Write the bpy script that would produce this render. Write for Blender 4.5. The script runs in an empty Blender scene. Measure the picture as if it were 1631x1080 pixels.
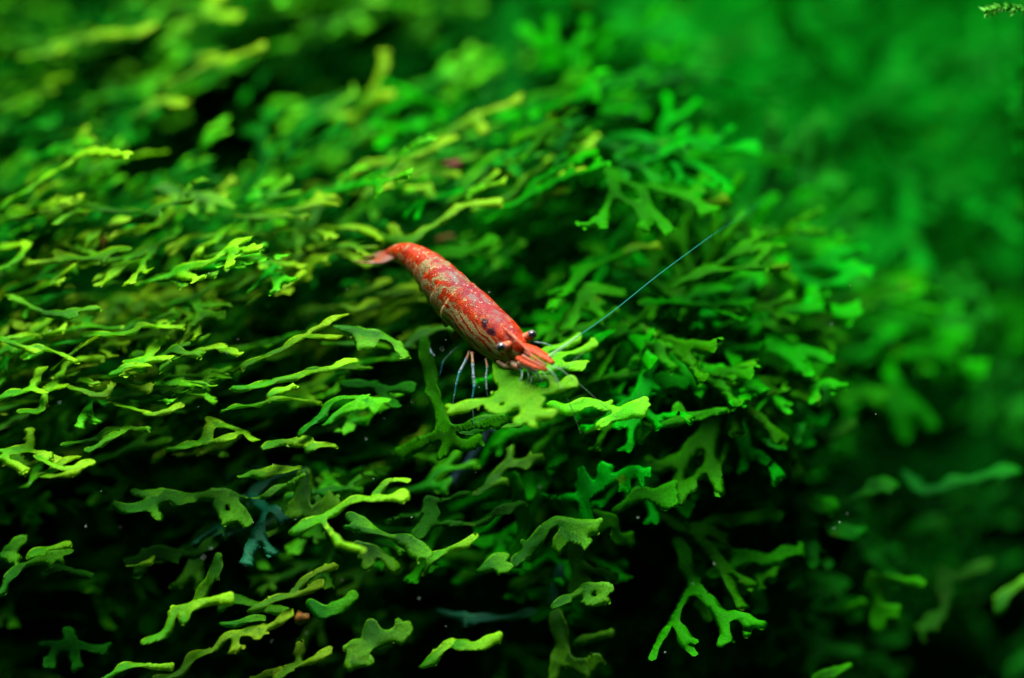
import bpy, math, random, re
import numpy as np
from mathutils import Vector, Matrix
random.seed(7); rng = np.random.default_rng(7)
SC = bpy.context.scene
COL = SC.collection
# 1 unit = 1 cm
SC.unit_settings.system = 'METRIC'; SC.unit_settings.scale_length = 0.01

# ---------------------------------------------------------------- camera
W, H = 1631.0, 1080.0
DIST = 50.0; PITCH = math.radians(20)
cam_d = bpy.data.cameras.new('camera'); cam = bpy.data.objects.new('camera', cam_d); COL.objects.link(cam)
cam_d.sensor_width = 23.6; cam_d.lens = 121.6
FW = DIST*23.6/121.6                 # frame width in cm at the shrimp (9.7)
cam.location = (0, -DIST*math.cos(PITCH), DIST*math.sin(PITCH))
cam.rotation_euler = (math.pi/2-PITCH, 0, 0)
cam_d.clip_start = 1; cam_d.clip_end = 500
cam_d.dof.use_dof = True; cam_d.dof.focus_distance = DIST-0.15; cam_d.dof.aperture_fstop = 0.048
SC.camera = cam
RT = np.array((1.0, 0, 0)); UP = np.array((0, math.sin(PITCH), math.cos(PITCH)))
FD = np.array((0, math.cos(PITCH), -math.sin(PITCH))); CP = np.array(cam.location)
def ray(px, py):
    return FD + RT*((px-W/2)/W*23.6/121.6) - UP*((py-H/2)/W*23.6/121.6)
def P(px, py, d=0.0):                # point seen at a place in the picture, d cm behind the shrimp
    return CP + ray(px, py)*(DIST+d)
PX = FW/W                            # cm per photograph pixel at the shrimp

# ---------------------------------------------------------------- world and lamps
wd = bpy.data.worlds.new('World'); SC.world = wd; wd.use_nodes = True
bg = wd.node_tree.nodes['Background']
bg.inputs[0].default_value = (0.02, 0.60, 0.05, 1); bg.inputs[1].default_value = 0.055
def area(name, loc, target, sx, sy, power, color):
    l = bpy.data.lights.new(name, 'AREA'); l.shape = 'RECTANGLE'; l.size = sx; l.size_y = sy
    l.energy = power; l.color = color
    o = bpy.data.objects.new(name, l); COL.objects.link(o); o.location = loc
    o.rotation_euler = (Vector(target)-Vector(loc)).to_track_quat('-Z', 'Y').to_euler()
    return o
area('tank_lamp', (-3, 6, 32), (0, 2, 0), 30, 15, 52000, (0.96, 1.0, 0.93))
SC.view_settings.view_transform = 'Standard'; SC.view_settings.look = 'None'
SC.view_settings.exposure = 0; SC.view_settings.gamma = 1

# ---------------------------------------------------------------- materials
def new_mat(name):
    m = bpy.data.materials.new(name); m.use_nodes = True
    nt = m.node_tree; nt.nodes.clear()
    out = nt.nodes.new('ShaderNodeOutputMaterial')
    return m, nt, out
def N(nt, t, **kw):
    n = nt.nodes.new(t)
    for k, v in kw.items(): setattr(n, k, v)
    return n
def ramp(nt, src, stops):
    r = N(nt, 'ShaderNodeValToRGB'); nt.links.new(src, r.inputs[0])
    el = r.color_ramp.elements
    while len(el) < len(stops): el.new(0.5)
    for e, (p, c) in zip(el, stops):
        e.position = p; e.color = (*c, 1) if len(c) == 3 else c
    return r.outputs[0]
def mixc(nt, fac, a, b, mode='MIX'):
    m = N(nt, 'ShaderNodeMix', data_type='RGBA', blend_type=mode)
    L = nt.links.new
    if isinstance(fac, (int, float)): m.inputs[0].default_value = fac
    else: L(fac, m.inputs[0])
    for i, v in ((6, a), (7, b)):
        if isinstance(v, tuple): m.inputs[i].default_value = (*v, 1)
        else: L(v, m.inputs[i])
    return m.outputs[2]
def math_(nt, op, a, b=None, c=None, clamp=False):
    m = N(nt, 'ShaderNodeMath', operation=op, use_clamp=clamp)
    for i, v in enumerate((a, b, c)):
        if v is None: continue
        if isinstance(v, (int, float)): m.inputs[i].default_value = v
        else: nt.links.new(v, m.inputs[i])
    return m.outputs[0]

def frond_mat(name, old, young, tip, transl=0.5, rot=.3):
    m, nt, out = new_mat(name); L = nt.links.new
    tc = N(nt, 'ShaderNodeTexCoord'); info = N(nt, 'ShaderNodeObjectInfo')
    geo = N(nt, 'ShaderNodeNewGeometry')
    uv = N(nt, 'ShaderNodeUVMap'); sep = N(nt, 'ShaderNodeSeparateXYZ'); L(uv.outputs[0], sep.inputs[0])
    n1 = N(nt, 'ShaderNodeTexNoise'); n1.inputs['Scale'].default_value = 2.2; n1.inputs['Detail'].default_value = 4
    L(geo.outputs['Position'], n1.inputs['Vector'])
    n2 = N(nt, 'ShaderNodeTexNoise'); n2.inputs['Scale'].default_value = 42; n2.inputs['Detail'].default_value = 5; n2.inputs['Roughness'].default_value = .7
    L(geo.outputs['Position'], n2.inputs['Vector'])
    vor = N(nt, 'ShaderNodeTexVoronoi'); vor.inputs['Scale'].default_value = 75
    L(geo.outputs['Position'], vor.inputs['Vector'])
    c = mixc(nt, ramp(nt, n1.outputs[0], [(.35, (0, 0, 0)), (.68, (1, 1, 1))]), old, young)
    # paler growing ends and rims (uv.y = distance from root, uv.x = distance from the rim)
    f = math_(nt, 'MULTIPLY', ramp(nt, sep.outputs[1], [(.55, (0, 0, 0)), (1.0, (1, 1, 1))]), .75)
    c = mixc(nt, f, c, tip)
    rim = math_(nt, 'MULTIPLY', ramp(nt, sep.outputs[0], [(.0, (1, 1, 1)), (.30, (0, 0, 0))]), .75)
    c = mixc(nt, rim, c, tip)
    c = mixc(nt, ramp(nt, n2.outputs[0], [(.34, (.5, .5, .5)), (.58, (1, 1, 1))]), tuple(x*.45 for x in old), c)
    # brown rotting blotches
    n3 = N(nt, 'ShaderNodeTexNoise'); n3.inputs['Scale'].default_value = 3.7; n3.inputs['Detail'].default_value = 3
    mp = N(nt, 'ShaderNodeMapping'); mp.inputs['Location'].default_value = (7, 3, 5); L(geo.outputs['Position'], mp.inputs[0]); L(mp.outputs[0], n3.inputs['Vector'])
    c = mixc(nt, math_(nt, 'MULTIPLY', ramp(nt, n3.outputs[0], [(.66, (0, 0, 0)), (.76, (1, 1, 1))]), rot), c, (.16, .09, .005))
    hsv = N(nt, 'ShaderNodeHueSaturation'); L(c, hsv.inputs['Color'])
    L(math_(nt, 'MULTIPLY_ADD', info.outputs['Random'], .022, .483), hsv.inputs['Hue'])
    L(math_(nt, 'MULTIPLY_ADD', info.outputs['Random'], .5, .75), hsv.inputs['Value'])
    c = hsv.outputs[0]
    b = N(nt, 'ShaderNodeBsdfPrincipled'); L(c, b.inputs['Base Color'])
    b.inputs['Roughness'].default_value = .42; b.inputs['Specular IOR Level'].default_value = .12 if name not in ('frond_emerald', 'frond_shade_green', 'far_moss_green') else .03
    bump = N(nt, 'ShaderNodeBump'); bump.inputs['Strength'].default_value = .5; bump.inputs['Distance'].default_value = .012
    L(math_(nt, 'ADD', n2.outputs[0], vor.outputs['Distance']), bump.inputs['Height']); L(bump.outputs[0], b.inputs['Normal'])
    t = N(nt, 'ShaderNodeBsdfTranslucent'); gm = N(nt, 'ShaderNodeGamma'); gm.inputs[1].default_value = .62; L(c, gm.inputs[0]); L(gm.outputs[0], t.inputs[0])
    mx = N(nt, 'ShaderNodeMixShader'); mx.inputs[0].default_value = transl
    L(b.outputs[0], mx.inputs[1]); L(t.outputs[0], mx.inputs[2]); L(mx.outputs[0], out.inputs[0])
    return m
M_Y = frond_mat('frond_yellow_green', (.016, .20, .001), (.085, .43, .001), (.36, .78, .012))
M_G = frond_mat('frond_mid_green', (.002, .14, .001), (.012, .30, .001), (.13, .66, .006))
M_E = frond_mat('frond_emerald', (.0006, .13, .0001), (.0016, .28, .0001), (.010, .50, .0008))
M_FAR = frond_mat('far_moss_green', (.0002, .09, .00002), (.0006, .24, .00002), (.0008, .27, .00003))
M_D = frond_mat('frond_shade_green', (.0006, .06, .003), (.002, .14, .004), (.01, .26, .006))  # darkened green copy: shade put into the frond colour
M_B = frond_mat('frond_lit_bright', (.075, .60, .001), (.12, .80, .002), (.26, .88, .015), .6, .0)  # lit copy: brightened colour makes up for the shrimp's shadow
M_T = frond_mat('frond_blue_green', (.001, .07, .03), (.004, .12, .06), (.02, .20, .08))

def simple(name, col, rough=.5, alpha=1.0, spec=.5, coat=0, noise=None, trans=0):
    m, nt, out = new_mat(name); L = nt.links.new
    b = N(nt, 'ShaderNodeBsdfPrincipled')
    c = col
    if noise:
        tc = N(nt, 'ShaderNodeNewGeometry'); n = N(nt, 'ShaderNodeTexNoise'); n.inputs['Scale'].default_value = noise[0]; n.inputs['Detail'].default_value = 5
        L(tc.outputs['Position'], n.inputs['Vector'])
        L(ramp(nt, n.outputs[0], [(.35, col), (.65, noise[1])]), b.inputs['Base Color'])
    else: b.inputs['Base Color'].default_value = (*col, 1)
    b.inputs['Roughness'].default_value = rough; b.inputs['Alpha'].default_value = alpha
    b.inputs['Specular IOR Level'].default_value = spec; b.inputs['Coat Weight'].default_value = coat
    b.inputs['Transmission Weight'].default_value = trans; b.inputs['IOR'].default_value = 1.2 if trans else 1.45
    L(b.outputs[0], out.inputs[0])
    return m
M_SHADE = simple('shaded_moss_mat', (.001, .025, .002), .9, spec=0, noise=(3, (.001, .07, .003)))  # dark backing behind the fronds; gap shade put into its colour
M_BANK = simple('far_moss_bank_shadowed', (.0001, .045, .0001), .9, spec=0, noise=(.26, (.0002, .44, .0003)))  # dark noise patches paint shadow variation onto the moss
M_LEG = simple('clear_leg', (.25, .38, .42), .3, .45, noise=(30, (.15, .28, .22)))
M_LEGW = simple('pale_leg', (.20, .30, .38), .3, .6, noise=(45, (.16, .20, .22)))
M_LEGT = simple('teal_leg', (.03, .22, .24), .3, .6)
M_ANT = simple('antenna_teal', (.02, .30, .20), .5, .7, spec=.1)
M_ANTF = simple('antenna_faint', (.01, .25, .10), .5, .35, spec=.0)
M_ANTP = simple('antenna_pale', (.35, .60, .35), .4, .40, spec=.2)
M_EYE = simple('eye_black', (.012, .012, .018), .22, coat=.6)
M_EYER = simple('eye_ring', (.13, .09, .10), .35, coat=.2)
M_DEB = simple('orange_debris', (.40, .13, .01), .8, noise=(25, (.16, .10, .02)))
M_SPK = simple('pale_speck', (.6, .75, .65), .5)
M_STEM = simple('moss_stem', (.004, .035, .003), .7, spec=0, noise=(8, (.008, .06, .004)))
M_MOSS = simple('feather_moss', (.03, .30, .01), .6, noise=(6, (.12, .50, .03)))
M_MOSSD = simple('dark_feather_moss', (.001, .10, .003), .7, spec=0, noise=(4, (.001, .18, .004)))

# ---------------------------------------------------------------- object helpers
def props(o, label=None, cat=None, group=None, kind=None):
    if label: o['label'] = label
    if cat: o['category'] = cat
    if group: o['group'] = group
    if kind: o['kind'] = kind
    return o
def mesh_obj(name, V, F, mat, parent=None, origin=None, smooth=True, uv=None, mats=None, midx=None):
    V = np.asarray(V, float)
    o_ = np.asarray(origin if origin is not None else (parent.location if parent is not None else (0, 0, 0)), float)
    me = bpy.data.meshes.new(name); me.from_pydata((V-o_).tolist(), [], F); me.update()
    if uv is not None:
        ul = me.uv_layers.new(name='UVMap'); li = np.empty(len(me.loops), int); me.loops.foreach_get('vertex_index', li)
        ul.data.foreach_set('uv', np.asarray(uv, float)[li].ravel())
    for m in (mats or [mat]): me.materials.append(m)
    if midx is not None: me.polygons.foreach_set('material_index', midx)
    me.polygons.foreach_set('use_smooth', [smooth]*len(me.polygons))
    o = bpy.data.objects.new(name, me); COL.objects.link(o)
    if parent is not None: o.parent = parent
    if parent is None: o.location = o_
    elif origin is not None: o.location = o_-np.array(parent.location)
    return o
def empty(name, loc, **kw):
    o = bpy.data.objects.new(name, None); o.empty_display_size = .2; COL.objects.link(o); o.location = loc
    return props(o, **kw)
def unit(v): v = np.asarray(v, float); return v/np.linalg.norm(v)
def catmull(pts, n):
    pts = np.asarray(pts, float); p = np.vstack([2*pts[0]-pts[1], pts, 2*pts[-1]-pts[-2]]); out = []
    for i in range(1, len(p)-2):
        for t in np.linspace(0, 1, n, endpoint=False):
            out.append(.5*((2*p[i])+(-p[i-1]+p[i+1])*t+(2*p[i-1]-5*p[i]+4*p[i+1]-p[i+2])*t*t+(-p[i-1]+3*p[i]-3*p[i+1]+p[i+2])*t**3))
    out.append(p[-2]); return np.array(out)
def tube(pts, rads, n=8, flat=1.0, ref=(0, 0, 1), off=0):
    """closed tapering tube; returns V, F"""
    pts = np.asarray(pts, float); V = []; F = []
    for i, (p, r) in enumerate(zip(pts, rads)):
        t = unit(pts[min(i+1, len(pts)-1)]-pts[max(i-1, 0)])
        a = np.cross(t, ref); a = unit(a if np.linalg.norm(a) > 1e-4 else np.cross(t, (1, 0, 0))); b = np.cross(a, t)
        for k in range(n):
            an = 2*math.pi*k/n; V.append(p+a*math.cos(an)*r+b*math.sin(an)*r*flat)
    for i in range(len(pts)-1):
        for k in range(n):
            F.append((off+i*n+k, off+i*n+(k+1) % n, off+(i+1)*n+(k+1) % n, off+(i+1)*n+k))
    F.append(tuple(off+k for k in range(n-1, -1, -1))); F.append(tuple(off+(len(pts)-1)*n+k for k in range(n)))
    return V, F

# ---------------------------------------------------------------- thallus mesh: forked flat ribbons meshed from a distance field
def thallus(segs, h, thick, seed, edge=.009, curl=.05):
    """segs: rows x0,y0,w0,x1,y1,w1,dist0,dist1 in plane units.  Returns V (x,y,z), F, UV"""
    segs = np.asarray(segs, float); r = np.random.default_rng(seed)
    K = .012
    ph = r.uniform(0, 6.28, 12); fr = r.uniform(9, 24, 6)
    def ev(X, Y):
        acc = np.zeros_like(X); bestd = np.full_like(X, 1e9); ww = np.zeros_like(X); dd = np.zeros_like(X)
        for x0, y0, w0, x1, y1, w1, d0, d1 in segs:
            dx, dy = x1-x0, y1-y0; l2 = dx*dx+dy*dy+1e-9
            t = np.clip(((X-x0)*dx+(Y-y0)*dy)/l2, 0, 1)
            d = np.hypot(X-x0-t*dx, Y-y0-t*dy)-(w0+(w1-w0)*t)/2
            acc += np.exp(-np.clip(d/K, -60, 60))
            m = d < bestd; bestd = np.where(m, d, bestd); ww = np.where(m, (w0+(w1-w0)*t)/2, ww); dd = np.where(m, d0+(d1-d0)*t, dd)
        s = -K*np.log(np.maximum(acc, 1e-30))
        s = s+edge*(np.sin(X*fr[0]+ph[0]+2*np.sin(Y*fr[1]+ph[1]))+.6*np.sin(Y*fr[2]*1.7+ph[2]+X*fr[3]))
        return s, ww, dd
    mx = segs[:, [2, 5]].max()
    x0, x1 = segs[:, [0, 3]].min()-mx, segs[:, [0, 3]].max()+mx
    y0, y1 = segs[:, [1, 4]].min()-mx, segs[:, [1, 4]].max()+mx
    xs = np.arange(x0, x1+h, h); ys = np.arange(y0, y1+h, h)
    X, Y = np.meshgrid(xs, ys, indexing='ij')
    Cc = ev(X[:-1, :-1]+h/2, Y[:-1, :-1]+h/2)[0] < 0
    cnt = np.zeros(X.shape, int)
    for a in (0, 1):
        for b in (0, 1): cnt[a:a+Cc.shape[0], b:b+Cc.shape[1]] += Cc
    used = cnt > 0; bnd = used & (cnt < 4)
    idx = -np.ones(X.shape, int); idx[used] = np.arange(used.sum())
    x, y = X[used].copy(), Y[used].copy(); bb = bnd[used]
    for _ in range(4):
        s, _, _ = ev(x[bb], y[bb]); e = h*.2
        gx = (ev(x[bb]+e, y[bb])[0]-s)/e; gy = (ev(x[bb], y[bb]+e)[0]-s)/e
        g2 = np.maximum(gx*gx+gy*gy, .3)
        x[bb] -= np.clip(s*gx/g2, -h, h); y[bb] -= np.clip(s*gy/g2, -h, h)
    s, ww, dd = ev(x, y)
    q = np.clip(-s/np.maximum(ww, .02), 0, 1); q[bb] = 0
    z = curl*(np.sin(x*2.3+ph[5])+np.sin(y*2.9+ph[6]+x*.8)+.35*np.sin(x*7+ph[7]+y*5)) + .05*np.maximum(.55-q, 0)*np.sin(x*13+y*10+ph[8])+.006*np.sin(x*24+ph[9])*np.sin(y*19+ph[11])
    zo = thick*np.sqrt(q)*(1+.12*np.sin(x*31+ph[9])*np.sin(y*27+ph[10]))
    top = np.stack([x, y, z+zo], 1); n = len(x)
    bot_i = np.arange(n); inner = ~bb; bot_i[inner] = n+np.arange(inner.sum())
    bot = np.stack([x, y, z-zo*.8], 1)[inner]
    V = np.vstack([top, bot])
    ci, cj = np.nonzero(Cc)
    q0, q1, q2, q3 = idx[ci, cj], idx[ci+1, cj], idx[ci+1, cj+1], idx[ci, cj+1]
    Ft = np.stack([q0, q1, q2, q3], 1); Fb = bot_i[Ft[:, ::-1]]
    # bottom faces made only of rim vertices would double the top ones: keep them apart by dropping
    dup = bb[Ft].all(1); F = np.vstack([Ft, Fb[~dup[:]]])
    UVt = np.stack([q, dd], 1); UV = np.vstack([UVt, UVt[inner]])
    return V, F.tolist(), UV

def grow(seed, levels=4, w=.086, spread=.62):
    """dichotomously forked liverwort frond in its own plane, root at origin, growing to +x"""
    r = random.Random(seed); segs = []
    def go(x, y, a, lv, wd, d):
        L = r.uniform(.20, .42)*(1 if lv else .8); n = 3; da = r.uniform(-.28, .28)
        for i in range(n):
            x2, y2 = x+math.cos(a)*L/n, y+math.sin(a)*L/n
            w2 = wd*(1.0+(.16 if i == n-1 and lv < levels else 0))
            segs.append([x, y, wd, x2, y2, w2, d, d+L/n]); x, y = x2, y2; d += L/n; a += da/n
            if r.random() < .20 and i == 1:
                s = r.choice((-1, 1)); sa = a+s*r.uniform(.8, 1.3); sl = r.uniform(.07, .16)
                segs.append([x, y, wd*.8, x+math.cos(sa)*sl, y+math.sin(sa)*sl, wd*.75, d, d+sl])
        if lv >= levels:
            if r.random() < .6:      # notched, flared end
                for s in (-1, 1):
                    segs.append([x, y, wd*.9, x+math.cos(a+s*.65)*.07, y+math.sin(a+s*.65)*.07, wd*.6, d, d+.08])
            return
        sp = r.uniform(.7, 1.25)*spread; bias = r.uniform(-.2, .2)
        go(x, y, a+sp*.55+bias, lv+1 if r.random() < .8 else levels, wd*r.uniform(.86, 1.02), d)
        go(x, y, a-sp*.75+bias, lv+1 if r.random() < .8 else levels, wd*r.uniform(.86, 1.02), d)
    go(0, 0, 0, 1, w, 0)
    s = np.array(segs); s[:, 6:] /= s[:, 7].max(); return s

# plane frame from picture: roll = slope of the ribbon in the picture, tilt = 0 face-on .. 90 edge-on
def frame(roll, tilt):
    r, t = math.radians(roll), math.radians(tilt)
    ax = RT*math.cos(r)+UP*math.sin(r); n2 = -RT*math.sin(r)+UP*math.cos(r)
    n = -FD*math.cos(t)+n2*math.sin(t)
    return ax, unit(np.cross(n, ax)), n

# ---------------------------------------------------------------- setting: mound and far bank
def sm(a, b, x): t = min(max((x-a)/(b-a), 0), 1); return t*t*(3-2*t)
def off_mound(px, py):
    return py < 130 and px > 690-.2*py or 130 <= py < 420 and px > 975+(py-130)*1.25
HOL = [(350,225,190,75,1.3), (640,70,150,90,.7), (470,110,70,60,.6), (320,715,150,38,1), (110,810,110,60,1), (690,745,90,45,1), (1180,1000,130,75,1), (1330,890,110,70,.9), (1500,640,150,90,1),
       (1050,310,60,45,1), (1080,740,60,50,.6), (230,950,80,50,.7), (720,960,130,45,.8), (1500,840,130,35,.7), (1240,690,110,40,.7), (60,1000,60,50,.6), (930,380,70,40,.6), (850,470,50,40,.6), (620,480,60,35,.7)]
def hollow(px, py):
    return max(k*math.exp(-(((px-x)/a)**2+((py-y)/b)**2)) for x, y, a, b, k in HOL)
def depth(px, py):
    """front of the liverwort cushion, cm behind the shrimp"""
    d = 0.35
    d += 3.5*(sm(520, -100, py)**1.15)*(1-.25*sm(300, 1000, px))
    d += 1.4*sm(640, 1150, py)
    d += 2.2*sm(950, 1420, px)*sm(900, 300, py)
    d += 2.2*sm(1050, 1600, px)
    d += 1.5*hollow(px, py)
    d += .25*math.sin(px*.011+py*.006)+.2*math.sin(py*.017-px*.004)
    return d
def sheet(name, dfun, mat, x0, x1, y0, y1, nx, ny, bump):
    V = []; F = []
    for j in range(ny+1):
        for i in range(nx+1):
            px = x0+(x1-x0)*i/nx; py = y0+(y1-y0)*j/ny
            b = bump*(math.sin(px*.021+py*.013)+math.sin(py*.033-px*.017+2)+random.uniform(-.7, .7))
            V.append(P(px, py, dfun(px, py)+b))
    for j in range(ny):
        for i in range(nx):
            a = j*(nx+1)+i; F.append((a, a+nx+1, a+nx+2, a+1))
    return props(mesh_obj(name, V, F, mat), kind='structure')
sheet('moss_ground', lambda x, y: depth(x, y)+2.6+16*sm(820, 1150, x)*sm(620, 250, y), M_SHADE, -900, 2500, -350, 1900, 120, 80, .12)
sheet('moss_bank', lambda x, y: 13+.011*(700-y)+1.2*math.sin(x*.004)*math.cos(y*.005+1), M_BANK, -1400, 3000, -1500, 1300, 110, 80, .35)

# ---------------------------------------------------------------- traced fronds
G_LEFT = 'liverwort fronds on the cushion left of the shrimp'
G_LOW = 'liverwort fronds hanging below the shrimp'
G_RIGHT = 'liverwort fronds on the cushion right of the shrimp'
G_TOP = 'liverwort fronds on the upper slope behind the shrimp'
HER = []
def hero(label, group, mat, d, roll, tilt, *branches, w=16, th=.009, curl=.02):
    if d > .8 and group == G_TOP: d = .8+(d-.8)*.80
    if group == G_LEFT: tilt += 7
    if group == G_RIGHT: d += .25*sm(1000, 1200, branches[0][-1][0])
    if group == G_LEFT and 'tail' in label: d += .45
    ax, bx, n = frame(roll, tilt)
    c = np.mean([b_[:2] for b_ in branches[0] if len(b_) > 1], axis=0)
    O = P(c[0], c[1], d); HER.append((c[0], c[1], label))
    segs = []; tot = 0
    for bi, b in enumerate(branches):
        ww = w*.8
        if len(b[0]) == 1: ww = b[0][0]*.8; b = b[1:]
        pts = []
        for (x, y) in b:
            rr = ray(x, y); t = np.dot(O-CP, n)/np.dot(rr, n); q = CP+rr*t-O
            pts.append((np.dot(q, ax), np.dot(q, bx)))
        pts = catmull(pts, 4) if len(pts) > 2 else np.array([np.array(pts[0])+(np.array(pts[1])-np.array(pts[0]))*t for t in (0, .25, .5, .75, 1)])
        s0 = .3 if bi == 0 else .55
        for i in range(len(pts)-1):
            a_, b_ = i/(len(pts)-1), (i+1)/(len(pts)-1)
            k0 = .82+.35*math.sin(a_*5+bi)**2; k1 = .82+.35*math.sin(b_*5+bi)**2
            segs.append([*pts[i], ww*PX*k0, *pts[i+1], ww*PX*k1, s0+a_*(1-s0), s0+b_*(1-s0), bi])
    rr_ = random.Random(len(HER)*7)
    for bi, b in enumerate(branches):
        bw = (b[0][0] if len(b[0]) == 1 else w)*.8*PX
        if bw < 11*.8*PX: continue
        k = max(i for i, s_ in enumerate(segs) if s_[8] == bi)
        x0_, y0_, _, x1_, y1_ = segs[k][:5]; a_ = math.atan2(y1_-y0_, x1_-x0_)
        for sg in (-1, 1):
            if rr_.random() < .8:
                an = a_+sg*rr_.uniform(.5, 1.0); l_ = bw*rr_.uniform(.35, .75)
                segs.append([x1_, y1_, bw*.7, x1_+math.cos(an)*l_, y1_+math.sin(an)*l_, bw*rr_.uniform(.3, .55), .95, 1.0, bi])
    for _k in range(max(1, len(segs)//9)):
        s_ = rr_.choice(segs[:-2]); a_ = math.atan2(s_[4]-s_[1], s_[3]-s_[0])+rr_.choice((-1, 1))*rr_.uniform(.7, 1.3); l_ = s_[5]*rr_.uniform(.7, 1.1)
        segs.append([s_[3], s_[4], s_[5]*.6, s_[3]+math.cos(a_)*l_, s_[4]+math.sin(a_)*l_, s_[5]*.35, s_[7], min(s_[7]+.1, 1), s_[8]])
    segs = [s_[:8] for s_ in segs]
    V, F, UV = thallus(segs, .026, th, len(HER), curl=curl)
    Wv = O+V[:, :1]*ax+V[:, 1:2]*bx+V[:, 2:]*n
    o = mesh_obj('liverwort_frond', Wv, F, mat, origin=O, uv=UV)
    return props(o, label, 'liverwort frond', group)

# left of the shrimp
hero('long thin ribbon frond lying level just left of the shrimp tail', G_LEFT, M_Y, .5, 3, 66, [(325,377),(367,370),(433,370),(500,362),(537,360),(575,358),(606,373)], [(500,362),(530,372)], w=17)
hero('pale frond rising to a three-fingered end, lower left of the long level ribbon', G_LEFT, M_Y, .3, 26, 62, [(222,457),(267,437),(300,427),(333,420),(360,397),(393,383)], [(360,400),(410,395)], [(370,403),(367,420)], [(280,432),(310,440)], w=20)
hero('crooked four-armed frond with a downward fork, left of the tail', G_LEFT, M_G, .4, 22, 55, [(267,492),(300,477),(333,460),(352,448)], [(313,473),(317,500),(310,520)], [(317,493),(363,488)], [(317,503),(353,505)], w=17)
hero('level frond with a swollen pale left tip at the left, halfway up', G_LEFT, M_Y, .2, 7, 64, [(130,532),(160,533),(200,530),(227,520),(253,518),(287,515)], [(245,520),(262,508)], w=18)
hero('long pale ribbon climbing right to a broad end left of the carapace', G_LEFT, M_Y, -.1, 26, 58, [(377,593),(417,577),(450,557),(483,543),(500,525),(545,500)], [(493,541),(540,540)], w=18)
hero('short ribbon with a detached-looking right knob left of the long climbing ribbon', G_LEFT, M_Y, .0, 14, 60, [(273,572),(300,560),(320,550),(357,547)], [(350,550),(380,560)], w=14)
hero('zigzag frond ending in a flat pale oval tip near the left edge', G_LEFT, M_Y, -.1, 20, 58, [(33,653),(60,650),(73,623),(103,617)], [(82,622),(97,597),(117,577),(140,573),(163,573)], w=17)
hero('twin pale blades on one broad stalk in the left middle', G_LEFT, M_Y, -.1, 12, 55, [(177,600),(200,590),(233,583)], [(203,580),(227,570),(270,570)], [(20,), (226,575),(240,560),(260,535)], w=16)
hero('looped frond with a rounded left lobe under the twin blades', G_LEFT, M_Y, 0, -6, 58, [(110,613),(133,617),(167,623),(187,603),(200,598)], [(187,603),(213,613),(235,617)], [(22,), (190,602),(212,595)], w=18)
hero('wide forked frond rising to the right, left of the shrimp belly', G_LEFT, M_G, .1, 12, 60, [(200,630),(250,627),(283,617),(357,603)], [(322,612),(340,645)], [(283,625),(320,628)], [(24,), (283,615),(290,590)], w=16)
hero('round-ended frond tip pointing left in front of the dark gap', G_LEFT, M_Y, -.2, 6, 58, [(370,613),(410,612),(440,603),(480,600),(520,590),(562,580)], [(430,625),(465,612)], w=18)
hero('long low frond ending in a yellow left tip above the large dark hollow', G_LEFT, M_Y, -.1, 6, 64, [(353,653),(400,645),(450,637),(507,637)], w=14)
hero('forked frond with two pale downward lobes pointing lower left beside the belly', G_LEFT, M_G, -.35, 28, 48, [(477,688),(500,667),(523,643),(560,632),(617,640)], [(515,672),(545,652),(580,650)], [(585,636),(600,652)], w=17)
hero('frond with a shallow pale lower rim and arched stalk above the dark hollow', G_LEFT, M_Y, -.2, 8, 55, [(267,713),(300,707),(333,697),(370,693)], [(24,), (322,698),(337,673)], [(337,673),(385,683),(402,697)], w=17)
hero('slim frond whose bright right blade points up from a darker stem', G_LEFT, M_Y, -.2, 10, 58, [(177,643),(217,653),(240,660)], [(233,663),(260,655),(287,648)], w=15)
hero('low pair of narrow ribbons converging left above the dark hollow', G_LEFT, M_G, -.1, 12, 60, [(100,707),(150,693),(187,683),(233,683)], [(140,717),(167,697),(197,690)], w=16)
hero('bent frond cut by the left edge, level with the shrimp eye', G_LEFT, M_Y, .1, -6, 58, [(-10,545),(33,551),(57,560)], [(0,540),(60,533)], [(57,555),(100,565),(118,575)], w=16)
hero('jagged frond stepping down to the left edge below the bent one', G_LEFT, M_Y, .0, 20, 52, [(-5,633),(20,627),(40,620),(53,600),(62,588)], [(44,612),(67,620)], w=18)
hero('broad tufted frond tip at the left edge above the white speck', G_LEFT, M_Y, -.2, 0, 55, [(0,713),(43,713),(72,715)], [(20,), (46,713),(47,683)], [(5,722),(35,742)], [(60,722),(100,740),(140,735)], w=22)
hero('pair of curved pale tips at the upper rim of the dark hollow', G_LEFT, M_Y, -.3, 2, 48, [(421,716),(450,705),(490,710)], [(493,719),(527,713)], w=20)
hero('speckled pale blade with a white fleck at the left, rim of the dark hollow', G_LEFT, M_Y, -.3, 18, 58, [(63,754),(93,743),(118,733)], [(70,760),(120,755)], w=20)
hero('finger-like frond with orange-tinted blunt end lying left of the tail', G_LEFT, M_Y, .5, 27, 55, [(350,467),(395,440),(420,425),(452,408)], [(440,415),(480,425)], [(395,480),(440,460),(480,438)], w=16)
hero('pale looping frond immediately below the tail fan', G_LEFT, M_Y, .7, 10, 58, [(552,473),(587,461),(615,451)], [(603,470),(635,463),(663,461)], [(540,483),(568,489),(594,480)], w=17)
hero('small forked frond between tail and left ribbons', G_LEFT, M_Y, .6, 5, 60, [(470,410),(510,400),(550,402),(585,418)], [(500,400),(520,420)], w=18)
hero('arched frond with a squared end pointing down left of the shrimp legs', G_LEFT, M_G, .1, -8, 45, [(536,520),(565,527),(603,539),(628,549),(644,568)], [(568,529),(576,550)], [(600,538),(590,548)], w=19)
hero('short plain blade at the end of a branch below the arched frond', G_LEFT, M_G, .1, 0, 58, [(470,597),(520,585),(584,580)], w=15)
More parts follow.
